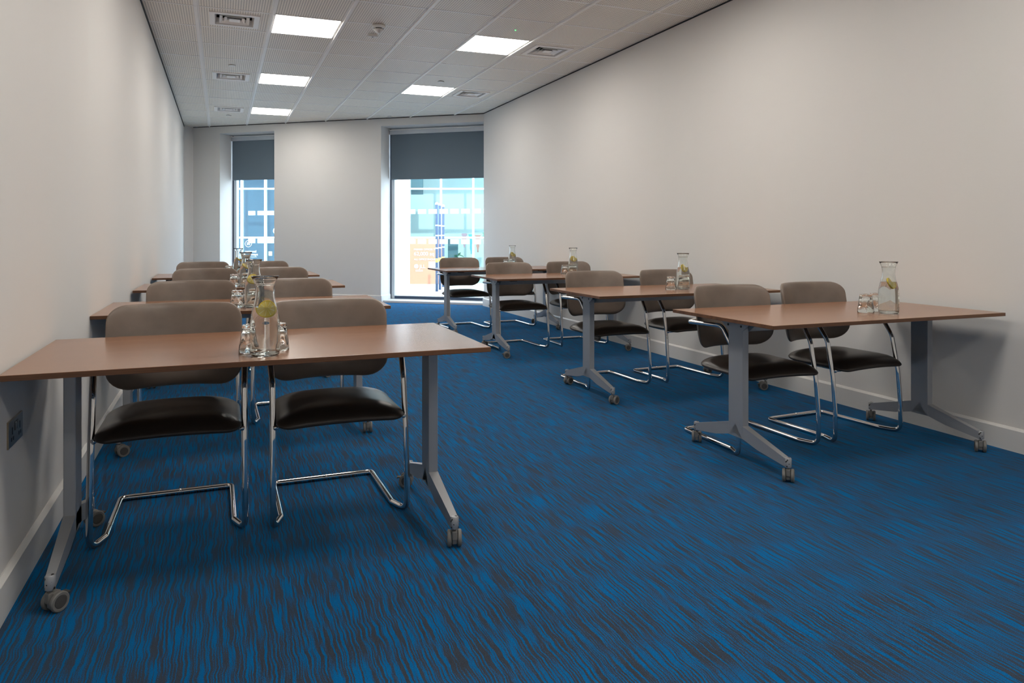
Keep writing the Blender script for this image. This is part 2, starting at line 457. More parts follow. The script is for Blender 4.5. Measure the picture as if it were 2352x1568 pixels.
lab = {(0, 0): 'lit square ceiling panel above left tables, nearest of three in that line', (0, 4): 'lit square ceiling panel above left tables, middle of three in that line',
       (0, 8): 'lit square ceiling panel farthest back, toward the left window', (3, 0): 'lit square ceiling panel above right tables, nearer and larger of two',
       (3, 4): 'lit square ceiling panel above right tables, farther and smaller of two'}
lamp0 = None
for (u, v) in sorted(LIGHTS):
    x0, y0 = U0+u*PU, V0+v*PV
    if lamp0 is None:
        t = empty('ceiling_light_panel')
        bm = bmesh.new(); box(bm, .008, TW-.008, .012, PV-.012, .0015, .012); link('diffuser', bm, 'light_diffuser', t)
        bm = bmesh.new()
        for a in ((0, TW, .006, .012), (0, TW, PV-.012, PV-.006), (0, .008, .012, PV-.012), (TW-.008, TW, .012, PV-.012)): box(bm, *a, 0, .014)
        link('frame', bm, 'white_metal', t); lamp0 = t
    else: t = copy_tree(lamp0)
    t.location = (x0, y0, ZC)
    tag(t, lab.get((u, v), 'lit square ceiling panel overhead, above the picture edge'), 'ceiling light', 'square ceiling light panels')

def make_vent():
    t = empty('air_vent')
    def ring(bm, h0, h1, z0, z1, th=.004):
        # sloping square louvre ring from half-size h0 at z0 to h1 at z1
        for k in range(4):
            r_ = Matrix.Rotation(k*PI/2, 4, 'Z')
            pts = [(-h0, -h0, z0), (h0, -h0, z0), (h1, -h1, z1), (-h1, -h1, z1)]
            a = [bm.verts.new(r_ @ Vector(p_)) for p_ in pts]; b_ = [bm.verts.new(r_ @ (Vector(p_)+Vector((0, 0, th)))) for p_ in pts]
            bm.faces.new(a); bm.faces.new(b_[::-1])
            for i in range(4): bm.faces.new((a[i], a[(i+1) % 4], b_[(i+1) % 4], b_[i]))
    bm = bmesh.new()
    for a in ((-.21, .21, -.21, -.165), (-.21, .21, .165, .21), (-.21, -.165, -.165, .165), (.165, .21, -.165, .165)): box(bm, *a, -.008, .0015)
    link('rim', bm, 'white_metal', t)
    for i, (h0, h1) in enumerate(((.165, .152), (.126, .100), (.086, .062))):
        bm = bmesh.new(); ring(bm, h0, h1, -.001 if i == 0 else -.006, .05 if i == 0 else .014, .002)
        link('louvre', bm, 'white_metal', t)
    bm = bmesh.new(); box(bm, -.046, .046, -.046, .046, -.008, -.003); link('centre_plate', bm, 'white_metal', t)
    bm = bmesh.new(); box(bm, -.17, .17, -.17, .17, .075, .08); link('duct', bm, 'void_shade', t)
    bm = bmesh.new()
    for a in ((-.175, .175, -.175, -.17), (-.175, .175, .17, .175), (-.175, -.17, -.17, .17), (.17, .175, -.17, .17)): box(bm, *a, .002, .078)
    link('duct_side', bm, 'void_shade', t)  # duct inside coloured dark so the slots read as shaded
    return t
vl = {(-1, 0): 'square louvred ceiling vent on left side, nearest of three', (-1, 4): 'square louvred ceiling vent on left side, middle of three', (-1, 8): 'square louvred ceiling vent on left side, farthest of three',
      (4, 0): 'square louvred ceiling vent on right side, nearer of two', (4, 4): 'square louvred ceiling vent on right side, farther of two'}
vent0 = None
for (u, v) in sorted(VENTS):
    t = vent0 = make_vent() if vent0 is None else vent0
    if (u, v) != sorted(VENTS)[0]: t = copy_tree(vent0)
    t.location = (U0+u*PU+TW/2, V0+v*PV+PV/2, ZC)
    tag(t, vl[(u, v)], 'vent', 'square ceiling air vents')
dl = [((0.113, 9.014), 'small round white ceiling disc between near and middle left vents'), ((0.113, 12.84), 'small round white ceiling disc beyond the farthest left vent'),
      ((2.589, 9.004), 'small round white ceiling disc beside the farther right light panel'), ((2.574, 12.02), 'small round white ceiling disc right above the right window')]
for (x, y), lb in dl:
    t = empty('sprinkler_cover', (x, y, ZC))
    bm = bmesh.new(); lathe(bm, [(.040, -.002), (.042, -.006), (.040, -.009), (.03, -.010)], 28); link('cover_disc', bm, 'white_plastic', t, True)
    bm = bmesh.new(); lathe(bm, [(.030, .004), (.030, -.002)], 24); link('shadow_collar', bm, 'void_shade', t, True)
    tag(t, lb, 'sprinkler cover', 'round sprinkler covers')
t = empty('smoke_detector', (1.356, 6.80, ZC))
bm = bmesh.new(); lathe(bm, [(.062, .0), (.064, -.012), (.060, -.022), (.054, -.028)], 36); link('base', bm, 'white_plastic', t, True)
bm = bmesh.new(); lathe(bm, [(.045, -.028), (.045, -.038)], 36); link('sensing_gap', bm, 'void_shade', t, True)
bm = bmesh.new(); lathe(bm, [(.048, -.037), (.044, -.046), (.030, -.056), (.022, -.060), (.018, -.070), (.006, -.072)], 36); link('dome', bm, 'white_plastic', t, True)
for k in range(4):
    bm = bmesh.new(); box(bm, .042, .050, -.003, .003, -.046, -.024, Matrix.Rotation(k*PI/2+.6, 4, 'Z')); link('rib', bm, 'white_plastic', t)
tag(t, 'white domed smoke detector on the ceiling grid', 'smoke detector')
t = empty('ceiling_sensor_box', (1.365, 7.137, ZC))
bm = bmesh.new(); box(bm, -.045, .045, -.022, .022, -.022, .002, bev=.003); link('case', bm, 'white_plastic', t)
bm = bmesh.new(); lathe(bm, [(.010, -.0215), (.010, -.0235)], 20); link('eye', bm, 'black_plastic', t)
tag(t, 'small white ceiling box with dark eye beside the smoke detector', 'sensor')
t = empty('indicator_light', (2.586, 6.46, ZC))
bm = bmesh.new(); lathe(bm, [(.012, .002), (.012, -.003), (.008, -.005)], 20); link('bezel', bm, 'white_plastic', t)
bm = bmesh.new(); lathe(bm, [(.007, -.004), (.006, -.009), (.003, -.011)], 16); link('led', bm, 'green_led', t, True)
tag(t, 'tiny green indicator light on a ceiling tile', 'indicator light')

# ------------------------------------------------------------------ windows, blinds, sills
RZ = math.atan2(U.y, U.x)
def window(idx, s0, s1, sq0, lab_):
    w = struct(empty('window_%d' % idx, (*W2(s0, 0), 0), RZ), lab_)
    Wd = s1-s0; n0, n1 = .365, .435
    bm = bmesh.new(); box(bm, .0, .075, n0, n1, 0, ZH); link('frame_jamb', bm, 'window_frame', w)
    bm = bmesh.new(); box(bm, Wd-.075, Wd, n0, n1, 0, ZH); link('frame_jamb', bm, 'window_frame', w)
    bm = bmesh.new(); box(bm, .075, Wd-.075, n0, n1, ZH-.075, ZH); link('frame_head', bm, 'window_frame', w)
    bm = bmesh.new(); box(bm, .075, Wd-.075, n0, n1, .03, .095); link('frame_sill', bm, 'window_frame', w)
    bm = bmesh.new(); box(bm, .0, .014, n0-.012, n0, .05, ZH); box(bm, .075, Wd-.075, n0-.004, n0, .045, .085); link('gasket', bm, 'window_gasket', w)
    bm = bmesh.new(); box(bm, .075, Wd-.075, .40, .404, .095, ZH-.075); link('pane', bm, 'window_pane', w)
    sq = None
    x = sq0
    while x < Wd-.09:
        if x > .085:
            for z in (1.487, .978):
                if sq is None:
                    bm = bmesh.new(); box(bm, 0, .152, 0, .0015, 0, .08); o = link('frosted_square', bm, 'frosted_vinyl', w); sq = o.data
                else:
                    o = bpy.data.objects.new('frosted_square', sq); col.objects.link(o); o.parent = w
                o.location = (x, .397, z)
        x += .196
    bm = bmesh.new(); box(bm, .02, Wd-.004, .045, .364, 0, .036, bev=.004); link('sill', bm, 'stone_sill', w)
    return w
window(1, S1a, S1b, .30, 'tall narrow window at the left of the far wall')
window(2, S2a, S2b, .10, 'tall wide window beside the right wall')
def blind(s0, s1, zb, lb):
    t = empty('roller_blind', (*W2(s0, 0), 0), RZ); Wd = s1-s0
    bm = bmesh.new(); box(bm, .03, Wd-.006, .322, .326, zb+.02, ZH-.10); link('blind_fabric', bm, 'blind_fabric', t)
    bm = bmesh.new(); box(bm, .03, Wd-.006, .317, .331, zb, zb+.022, bev=.003); link('bottom_bar', bm, 'blind_fabric', t)
    bm = bmesh.new(); box(bm, .012, Wd-.004, .296, .352, ZH-.105, ZH-.030, bev=.006); link('cassette', bm, 'window_frame', t)
    bm = bmesh.new(); box(bm, .012, Wd-.004, .288, .298, ZH-.034, ZH-.022); link('fixing_rail', bm, 'white_metal', t)
    tag(t, lb, 'blind', 'grey roller blinds')
blind(S1a, S1b, 2.125, 'slate grey roller blind half down in the narrow left window')
blind(S2a, S2b, 2.07, 'slate grey roller blind half down in the wide right window')

# ------------------------------------------------------------------ street outside
FW = Vector((math.sin(YAW), math.cos(YAW))); RT = Vector((math.cos(YAW), -math.sin(YAW)))
bm = bmesh.new(); prism(bm, [W2(-6, .42), W2(9, .42), W2(9, 14), W2(-6, 14)], -.12, -.04)
struct(link('ground', bm, 'paving'), 'pale sunlit pavement outside the windows')
FD = 17.5
fo = FW*FD
F = empty('office_building', (fo.x, fo.y, -.04), -YAW)
def fpart(name, material, bounds, parent=F):
    bm = bmesh.new(); box(bm, *bounds); return link(name, bm, material, parent)
ZT = [1.10, 2.26, 3.4]
mull = [-10.4, -9.5, -8.6, -7.85, -7.1, -6.42, -5.86, -5.1, -4.35, -3.55, -2.44, -1.687, -.921, -.16, .60, 1.36, 2.1, 2.9, 3.7, 4.5]
for x in mull: fpart('mullion', 'facade_white', (x-.022, x+.022, -.03, .06, 0, 3.4))
for z in ZT: fpart('transom', 'facade_white', (mull[0], mull[-1], -.02, .05, z-.019, z+.019))
for x0, x1 in zip(mull, mull[1:]):
    if x0 == -3.55: continue
    for z0, z1 in zip([0.0]+ZT, ZT):
        if z0 == 0.0 and x0 in (-2.44,): continue
        fpart('shopfront_pane', 'shopfront_pane', (x0+.022, x1-.022, .0, .008, z0+.019, z1-.019))
fpart('interior_wall', 'showroom_teal', (-3.0, mull[-1], 1.1, 1.2, 0, 3.4))
fpart('interior_wall', 'showroom_blue', (mull[0], -3.0, 0.9, 1.2, 0, 3.4))
fpart('interior_floor', 'showroom_teal', (mull[0], mull[-1], .1, 1.1, -.03, .02))
fpart('roof_slab', 'facade_white', (mull[0]-.3, mull[-1]+.3, -.2, 1.3, 3.4, 3.6))
fpart('dark_panel', 'showroom_dark', (-2.41, -2.13, .10, .16, 2.13, 2.62))
fpart('dark_panel', 'showroom_dark', (-1.55, -1.31, .30, .4, .10, 1.06))
fpart('spandrel_panel', 'facade_white', (-3.55, -2.47, 0, .06, 0, 3.4))
tag(F, 'glass fronted office building across the street', 'building')
def fw(x, y, z): q = fo+RT*x+FW*y; return (q.x, q.y, z-.04)
def text(body, size, material, parent, x, y, z, name='lettering', bold=0.0):
    cu = bpy.data.curves.new(name, 'FONT'); cu.body = body; cu.size = size; cu.extrude = .002; cu.offset = bold
    tmp = bpy.data.objects.new(name, cu); col.objects.link(tmp)
    me = bpy.data.meshes.new_from_object(tmp.evaluated_get(bpy.context.evaluated_depsgraph_get()))
    bpy.data.objects.remove(tmp); me.materials.clear(); me.materials.append(M[material])
    o = bpy.data.objects.new(name, me); col.objects.link(o); o.parent = parent
    o.location = (x, y, z); o.rotation_euler = (PI/2, 0, 0); return o
H = empty('hoarding_sign', fw(-2.02, -.05, 0), -YAW)
bm = bmesh.new(); box(bm, -.40, .38, -.012, .012, .0, 1.08); link('board', bm, 'hoarding_orange', H)
text('PREMIER OFFICES TO LET', .058, 'letter_white', H, -.305, -.018, .80, bold=.0008)
text('62,000 sq ft', .125, 'letter_white', H, -.305, -.018, .675, bold=.001)
text('ALL OFFICE ENQUIRIES', .058, 'letter_white', H, -.30, -.018, .565, bold=.0008)
text('JLL', .12, 'letter_white', H, -.175, -.018, .375, bold=.001)
bm = bmesh.new(); lathe(bm, [(.052, -.002), (.052, .002)], 28); o = link('round_logo', bm, 'letter_white', H, loc=(-.245, -.016, .42), rot=(PI/2, 0, 0))
bm = bmesh.new(); box(bm, .045, .36, -.017, -.013, .36, .535); link('white_label', bm, 'letter_white', H)
for zz, x1 in ((.325, -.09), (.298, -.09)):
    bm = bmesh.new(); box(bm, -.265, x1, -.017, -.013, zz, zz+.010); link('small_print', bm, 'letter_white', H)
tag(H, 'orange office letting hoarding board with white lettering', 'sign')
G = empty('window_lettering', fw(-6.35, -.04, 0), -YAW)
bm = bmesh.new(); tube(bm, [Vector((.076*math.cos(2*PI*k/40), 0, .076*math.sin(2*PI*k/40))) for k in range(40)], .006, 8, True); link('logo_ring', bm, 'letter_white', G, loc=(.10, 0, .955))
text('bt', .10, 'letter_white', G, .058, 0, .925, 'logo_letters', .001)
text('national', .085, 'letter_white', G, .02, 0, .745, bold=.0008)
text('highways', .085, 'letter_white', G, .02, 0, .675, bold=.0008)
bm = bmesh.new(); box(bm, .02, .30, -.002, .002, .636, .644); link('underline', bm, 'letter_white', G)
tag(G, 'white round logo and words on the blue shopfront glass', 'sign')
c = empty('round_column', fw(-2.66, -.62, 0))
bm = bmesh.new(); lathe(bm, [(.215, 0), (.215, 1.55), (.211, 1.556), (.211, 1.564), (.215, 1.57), (.215, 3.4)], 48); link('shaft', bm, 'column_render', c, True)
bm = bmesh.new(); lathe(bm, [(.225, 0.0), (.225, .05), (.216, .06)], 48); link('base_ring', bm, 'column_render', c, True)
tag(c, 'thick round white column beside the orange hoarding', 'column')
posts = [((1003.3, 669, 461), 'blue street post with yellow band, left and tallest of three'), ((1010.5, 665, 464), 'blue street post with yellow band, middle of three'), ((1018, 659, 467), 'blue street post with yellow band, right of three')]
p0 = None
def fpos(px, d): return FW*d + RT*((px-1176)/1691.1*d)
for k, ((px, pb, pt), lb) in enumerate(posts):
    d = (CAM_Z+.04)*1691.1/(pb-536.7); q = fpos(px, d)
    if p0 is None:
        t = empty('street_post')
        bm = bmesh.new(); lathe(bm, [(.028, 0), (.028, 1.80), (.024, 1.82)], 24); link('tube', bm, 'post_blue', t, True)
        for z in (1.35, 1.14, .88):
            bm = bmesh.new(); lathe(bm, [(.0295, z), (.0295, z+.025)], 24); link('white_ring', bm, 'sign_white', t, True)
        bm = bmesh.new(); lathe(bm, [(.0297, .60), (.0297, .68)], 24); link('yellow_band', bm, 'post_yellow', t, True)
        bm = bmesh.new(); lathe(bm, [(.034, 1.79), (.034, 1.81), (.02, 1.84)], 24); link('cap', bm, 'sign_white', t, True)
        p0 = t
    else: t = copy_tree(p0)
    t.location = (q.x, q.y, -.04); t.rotation_euler = (0, 0, .3*k)
    tag(t, lb, 'post', 'blue street posts outside')
P = empty('potted_plant', fw(-1.30, .35, 0.02))
bm = bmesh.new(); lathe(bm, [(.06, .0), (.075, .55), (.07, .55), (.06, .50)], 24); link('planter', bm, 'pot', P, True)
for k in range(14):
    a = k*2.4; ln_ = .16+.05*random.random(); el = .25+.9*random.random()
    bm = bmesh.new()
    pts = []
    for j in range(6):
        f = j/5; w_ = .034*math.sin(PI*min(1, f*.9+.1))
        x = ln_*f*math.cos(el); z = .54+ln_*f*math.sin(el)+.10-.10*f*f
        pts.append(((x, -w_, z), (x, w_, z)))
    for (a0, b0), (a1, b1) in zip(pts, pts[1:]):
        vs = [bm.verts.new(Vector(q_)) for q_ in (a0, b0, b1, a1)]; bm.faces.new(vs)
    bmesh.ops.solidify(bm, geom=bm.faces[:], thickness=.002)
    link('leaf', bm, 'leaf', P, rot=(0, 0, a))
tag(P, 'leafy green potted plant behind the shopfront glass', 'plant')
for k, (x, z0, z1, mt, lb) in enumerate([(-1.16, .86, 1.20, 'ribbon_mauve', 'mauve hanging paper streamer behind the shopfront glass'), (-.99, .70, 1.18, 'ribbon_aqua', 'aqua hanging paper streamer behind the shopfront glass'),
                            (-.83, .74, 1.16, 'ribbon_red', 'brick red hanging paper streamer behind the shopfront glass'), (-.66, .80, 1.22, 'ribbon_green', 'green hanging paper streamer behind the shopfront glass')]):
    q = fw(x, .4, 0); bm = bmesh.new(); pts = []
    for j in range(9):
        f = j/8; pts.append((f, .062*(1-.75*f)*(1+.35*math.sin(j*2.3+k))))
    poly = [(-w_, 0, z1+(z0-z1)*f) for f, w_ in pts]+[(w_, 0, z1+(z0-z1)*f) for f, w_ in pts[::-1]]
    extrude(bm, poly, (0, .02, 0)); o = link('paper_streamer', bm, mt, loc=(q[0], q[1], -.04), rot=(0, 0, -YAW)); tag(o, lb, 'streamer', 'paper streamers')
q = fw(-5.74, .45, 1.26); t = empty('globe_lamp', q)
bm = bmesh.new(); bmesh.ops.create_uvsphere(bm, u_segments=24, v_segments=14, radius=.085); link('globe', bm, 'sign_white', t, True)
bm = bmesh.new(); tube(bm, [Vector((0, 0, .08)), Vector((0, 0, 1.4))], .004, 6); link('cable', bm, 'sign_white', t)
tag(t, 'white globe pendant lamp behind the blue shopfront glass', 'lamp')
q = fw(-5.74, -.012, .72); bm = bmesh.new(); box(bm, -.04, .04, -.003, .003, -.05, .05); o = link('window_notice', bm, 'notice_green', loc=q, rot=(0, 0, -YAW)); tag(o, 'small pale green notice on the blue shopfront glass', 'notice')

# ------------------------------------------------------------------ tables
TZ, TWD, TDP, TTH = 0.735, 1.528, 0.796, 0.018
def make_table():
    t = empty('folding_table')                       # origin: floor under the table centre
    hw, hd = TWD/2, TDP/2
    bm = bmesh.new(); box(bm, -hw, hw, -hd, hd, TZ-TTH, TZ, bev=.0015); top = link('tabletop', bm, 'walnut', t)
    top.data.materials.append(M['walnut_edge'])
    for p_ in top.data.polygons:
        if abs(p_.normal.z) < .5: p_.material_index = 1
    LX = hw-.125
    # parts built once per side; posts face outwards
    for sx in (-1, 1):
        bm = bmesh.new(); box(bm, sx*LX-.019, sx*LX+.019, -.055, .055, .125, TZ-TTH-.012, bev=.003); leg = link('leg', bm, 'grey_paint', t)
        for sy in (-1, 1):
            bm = bmesh.new()
            y0, y1 = sy*.050, sy*.345
            prof = [(y0, .190), (y1, .112), (y1, .074), (sy*.16, .100), (y0, .128), (0, .140), (0, .190)]
            f0 = [(sx*LX-.019, y, z) for y, z in prof]
            v0 = [bm.verts.new(p_) for p_ in f0]; v1 = [bm.verts.new((sx*LX+.019, y, z)) for y, z in prof]
            for v_ in v0+v1:                                  # taper towards the tip
                k = max(0, min(1, (abs(v_.co.y)-.05)/.3)); v_.co.x = sx*LX+(v_.co.x-sx*LX)*(1-.30*k)
            n = len(prof); bm.faces.new(v0); bm.faces.new(v1[::-1])
            for i in range(n): bm.faces.new((v0[i], v0[(i+1) % n], v1[(i+1) % n], v1[i]))
            link('foot', bm, 'grey_paint', leg)
            bm = bmesh.new(); lathe(bm, [(.0140, .072), (.0150, .074), (.0150, .112), (.012, .116)], 20); o = link('foot_cap', bm, 'worn_paint', leg, True, loc=(sx*LX, sy*.352, 0)); autosmooth(o)
        bm = bmesh.new()                                       # flip bracket plate
        prof = [(-.15, TZ-TTH-.0005), (.15, TZ-TTH-.0005), (.15, TZ-TTH-.012), (.11, TZ-TTH-.016), (.052, TZ-TTH-.058), (.0, TZ-TTH-.064), (-.052, TZ-TTH-.058), (-.11, TZ-TTH-.016), (-.15, TZ-TTH-.012)]
        extrude(bm, [(sx*LX-.0235, y, z) for y, z in prof], (.004, 0, 0)); extrude(bm, [(sx*LX+.0195, y, z) for y, z in prof], (.004, 0, 0))
        link('bracket', bm, 'grey_paint', leg)
        for yy in (-.05, .05):
            bm = bmesh.new(); lathe(bm, [(.006, -.0255), (.006, .0255)], 14); link('bolt', bm, 'black_plastic', leg, loc=(sx*LX, yy, TZ-TTH-.030), rot=(0, PI/2, 0))
        bm = bmesh.new(); box(bm, sx*LX-.024, sx*LX+.024, -.27, .27, TZ-TTH-.008, TZ-TTH-.0004); link('top_rail', bm, 'grey_paint', t)
        bm = bmesh.new(); box(bm, sx*(LX-.06)-.03, sx*(LX-.06)+.03, .07, .17, TZ-TTH-.034, TZ-TTH-.0006, bev=.004); link('latch', bm, 'black_plastic', t)
        bm = bmesh.new(); box(bm, sx*(LX-.13)-.035, sx*(LX-.13)+.035, -.16, -.11, TZ-TTH-.022, TZ-TTH-.0006, bev=.004); link('latch', bm, 'black_plastic', t)
    bm = bmesh.new(); box(bm, -LX+.02, LX-.02, -.020, .020, TZ-TTH-.062, TZ-TTH-.022, bev=.002); link('crossbeam', bm, 'grey_paint', t)
    # casters
    first = None
    for sx in (-1, 1):
        for sy in (-1, 1):
            if first is None:
                bm = bmesh.new()
                lathe(bm, [(.006, .050), (.006, .074)], 12)
                box(bm, -.0095, .0095, -.006, .030, .014, .060, bev=.004)
                box(bm, -.0095, .0095, -.013, .006, .030, .064, bev=.004)
                cst = link('caster', bm, 'caster_grey', t)
                for s_ in (-1, 1):
                    bm = bmesh.new(); lathe(bm, [(.020, -.0075), (.0275, -.0075), (.0305, -.004), (.0305, .004), (.0275, .0075), (.021, .0075), (.020, .0055), (.004, .0055)], 30)
                    o = link('wheel', bm, 'caster_grey', cst, True, loc=(s_*.0185, .016, .0305), rot=(0, s_*PI/2, 0)); autosmooth(o, 30)
                    bm = bmesh.new(); lathe(bm, [(.0195, .0052), (.0195, .0062), (.017, .0068)], 28); link('hub_disc', bm, 'caster_dark', cst, loc=(s_*.0185, .016, .0305), rot=(0, s_*PI/2, 0))
                bm = bmesh.new(); box(bm, -.012, .012, .030, .058, .040, .046, bev=.002); link('brake_tab', bm, 'caster_dark', cst)
                first = cst
            else: cst = copy_tree(first, t)
            cst.location = (sx*LX, sy*.352, 0)
    return t
TP = {  # front-left corner of each top
    'L1': (-0.606, 2.5435, -.3), 'L2': (-0.612, 4.2215, -.6), 'L3': (-0.598, 6.006, -.6), 'L4': (-0.606, 7.633, .5),
    'R1': (2.312, 2.650, 0), 'R2': (2.328, 4.318, 0), 'R3': (2.3475, 6.287, -.7), 'R4': (2.344, 7.941, 0)}
ordn = {'1': 'nearest', '2': 'second', '3': 'third', '4': 'farthest'}
side = {'L': 'left-hand row', 'R': 'right-hand row'}
where = {k: '%s table of the %s' % (ordn[k[1]], side[k[0]]) for k in TP}
proto = None
casters = {'L1': (-.75, -.9, -.25, 1.2), 'L2': (-1.1, -1.2, -.15, 1.3), 'L3': (.4, 1.2, 2.0, -.6), 'L4': (0, 1, 2, 3), 'R1': (-.78, -.62, -.85, -.80), 'R2': (-1.1, -1.2, 1.2, -1.3), 'R3': (1.4, -.8, 1.2, -1.1), 'R4': (.6, 1.4, -1.2, 2.2)}
for k, (x, y, a) in TP.items():
    if proto is None: t = proto = make_table()
    else: t = copy_tree(proto)
    t.location = (x+TWD/2, y+TDP/2, 0); t.rotation_euler = (0, 0, math.radians(a))
    cs = [c_ for c_ in t.children if c_.name.startswith('caster')]
    for c_, ra in zip(cs, casters[k]): c_.rotation_euler = (0, 0, ra)
    tag(t, 'walnut-topped folding table on grey T legs, %s, %s' % (ordn[k[1]], side[k[0]]), 'table', 'walnut folding tables')

# ------------------------------------------------------------------ chairs
def make_chair():
    t = empty('cantilever_chair')                    # origin on the floor between the front uprights
    # backrest: curved pad
    def dback(x, z, h):
        y = .452 + .18*(z-.50) - .110*(abs(x)/.25)**2.0 - h
        # normal tilt with the curve
        return (x + h*.68*x/.25*.35, y, z + h*.10)
    bm = bmesh.new()
    ol = rrect(-.262, .262, .500, .850, (.066, .066, .100, .100), 8, 8)
    prof = lambda T: (lambda t_: T*(1-t_**11)**.5)
    pad(bm, ol, prof(.025), prof(.025), dback, ts=(1, .99, .97, .94, .88, .78, .62, .42, .2))
    link('backrest', bm, 'leather', t, True)
    # seat pad
    def dseat(x, y, h):
        f = max(0, (-(y-.05))/.10)
        return (x, y, .424 + h - .016*f*f - .010*(abs(x)/.25)**2 + .010*max(0, (y-.25)/.17))
    bm = bmesh.new()
    ol = rrect(-.252, .252, -.045, .405, (.10, .10, .055, .055), 8, 8)
    pad(bm, ol, lambda t_: .046*(1-t_**4.2)**.68, lambda t_: .020*(1-t_**10)**.5, dseat, ts=(1, .99, .97, .94, .88, .78, .62, .42, .2))
    link('seat', bm, 'leather_in_shade', t, True)
    # one continuous chrome tube
    hx = .2625
    half = [(0, .520, .655), (.12, .508, .655), (.283, .405, .655), (hx+.006, .130, .662), (hx, .055, .56), (hx, .016, .36), (hx+.002, .0, .16), (hx+.002, .0, .0125), (.226, .105, .0125), (.2235, .535, .0125), (0, .535, .0125)]
    rad = [0, .20, .05, .055, .10, .3, .3, .045, .03, .03, 0]
    full = half+[(-x, y, z) for x, y, z in half[-2:0:-1]]
    rr = rad+rad[-2:0:-1]
    # start at back centre, run round and close
    pts = fillet(full+[full[0]], rr+[0], 6)[:-1]
    bm = bmesh.new(); tube(bm, pts, .0122, 14, True); fr = link('frame', bm, 'chrome', t, True)
    bm = bmesh.new(); lathe(bm, [(.0122, -.004), (.0135, -.002), (.0135, .002), (.0122, .004)], 18); link('joint_ring', bm, 'chrome', fr, True, loc=(.01, .535, .0125), rot=(0, PI/2, 0))
    bm = bmesh.new(); tube(bm, [Vector((-hx, .016, .397)), Vector((hx, .016, .397))], .0075, 10); link('seat_rail', bm, 'chrome', t, True)
    for sx in (-1, 1):
        bm = bmesh.new(); tube(bm, fillet([(sx*.205, .016, .396), (sx*.205, .20, .398), (sx*.205, .33, .402)], .02, 3), .0075, 10); link('seat_rail', bm, 'chrome', t, True)
        bm = bmesh.new(); bmesh.ops.create_uvsphere(bm, u_segments=14, v_segments=8, radius=.0105); link('rail_joint', bm, 'chrome', t, True, loc=(sx*(hx-.010), .010, .397))
    return t
CH = {  # x mid, y front, rotation deg
    'L1a': (-.178, 3.030, 0), 'L1b': (.450, 2.990, 0.5), 'L2a': (-.170, 4.68, 0), 'L2b': (.440, 4.67, 1), 'L3a': (-.125, 6.46, 0), 'L3b': (.465, 6.46, 0), 'L4a': (-.178, 8.09, 0), 'L4b': (.432, 8.09, 0),
    'R1a': (2.740, 3.095, 0.0), 'R1b': (3.388, 3.115, 4.0), 'R2a': (2.772, 4.822, 1.5), 'R2b': (3.448, 4.822, 2.5), 'R3a': (2.792, 6.735, 2.0), 'R3b': (3.470, 6.745, 0.5), 'R4a': (2.778, 8.395, 2.5), 'R4b': (3.376, 8.41, 1.0)}
proto = None
for k, (x, y, a) in CH.items():
    if proto is None: t = proto = make_chair()
    else: t = copy_tree(proto)
    t.location = (x, y, 0); t.rotation_euler = (0, 0, math.radians(a))
    tk = k[:2]
    if tk[0] == 'L': lr = 'wall-side' if k[2] == 'a' else 'aisle-side'
    else: lr = 'aisle-side' if k[2] == 'a' else 'wall-side'
    tag(t, 'taupe leather chair on chrome cantilever frame, %s seat at %s' % (lr, where[tk]), 'chair', 'taupe cantilever chairs')

# ------------------------------------------------------------------ carafes, lemon slices, tumblers
def make_carafe():
    t = empty('water_carafe')
    outer = [(.0, .0), (.030, .0), (.043, .001), (.0475, .006), (.0495, .020), (.0500, .050), (.0500, .085), (.0490, .115), (.0465, .135), (.0420, .155), (.0365, .175), (.0325, .195), (.0310, .212), (.0312, .228), (.0340, .243), (.0395, .258), (.0455, .269), (.0462, .2705)]
    inner = [(.0450, .2700), (.0385, .2575), (.0325, .242), (.0290, .228), (.0288, .212), (.0303, .195), (.0343, .175), (.0398, .155), (.0443, .135), (.0468, .115), (.0478, .085), (.0478, .050), (.0472, .020), (.0440, .011), (.036, .0085), (.0, .0115)]
    bm = bmesh.new()
    prof = [(max(r, .0004), z) for r, z in outer+inner]
    lathe(bm, prof, 48); g_ = link('glass_body', bm, 'clear_glass', t, True)
    bm = bmesh.new(); tube(bm, [Vector((.0325*math.cos(2*PI*k/40), .0325*math.sin(2*PI*k/40), .241)) for k in range(40)], .0012, 6, True); link('neck_ring', bm, 'clear_glass', t, True)
    WL = .166
    wp = [(.0004, .0113), (.036, .0083), (.0442, .0108), (.0474, .020), (.0480, .050), (.0480, .085), (.0470, .115), (.0445, .135), (.0400, .155), (.0368, WL), (.0004, WL-.0008)]
    bm = bmesh.new(); lathe(bm, wp, 48); o = link('water', bm, 'water', t, True); autosmooth(o, 50)
    return t
def make_lemon():
    t = empty('lemon_slice')
    bm = bmesh.new(); lathe(bm, [(.0265, -.0042), (.0300, -.0042), (.0305, .0), (.0300, .0042), (.0265, .0042)], 36, close=True); link('rind', bm, 'lemon_rind', t, True)
    bm = bmesh.new(); lathe(bm, [(.0004, -.0040), (.0266, -.0040), (.0266, .0040), (.0004, .0040)], 36); link('flesh', bm, 'lemon_flesh', t)
    return t
def make_tumbler():
    n = 9
    def facet(th, r, z):
        if not (.028 < z < .094) : return 1.0
        a = (th % (2*PI/n))-PI/n
        return math.cos(PI/n)/math.cos(a)*1.01
    t = empty('glass_tumbler')
    prof = [(.0400, .0), (.0410, .002), (.0405, .012), (.0392, .0275), (.0388, .0285), (.0340, .068), (.0312, .090), (.0300, .0945), (.0270, .0965), (.0200, .0968), (.0004, .0950)]
    inn = [(.0004, .0820), (.0200, .0830), (.0262, .0800), (.0315, .066), (.0362, .0285), (.0378, .012), (.0385, .002)]
    bm = bmesh.new(); lathe(bm, prof+inn, 54, facet, close=True); link('glass_body', bm, 'clear_glass', t, True)
    return t
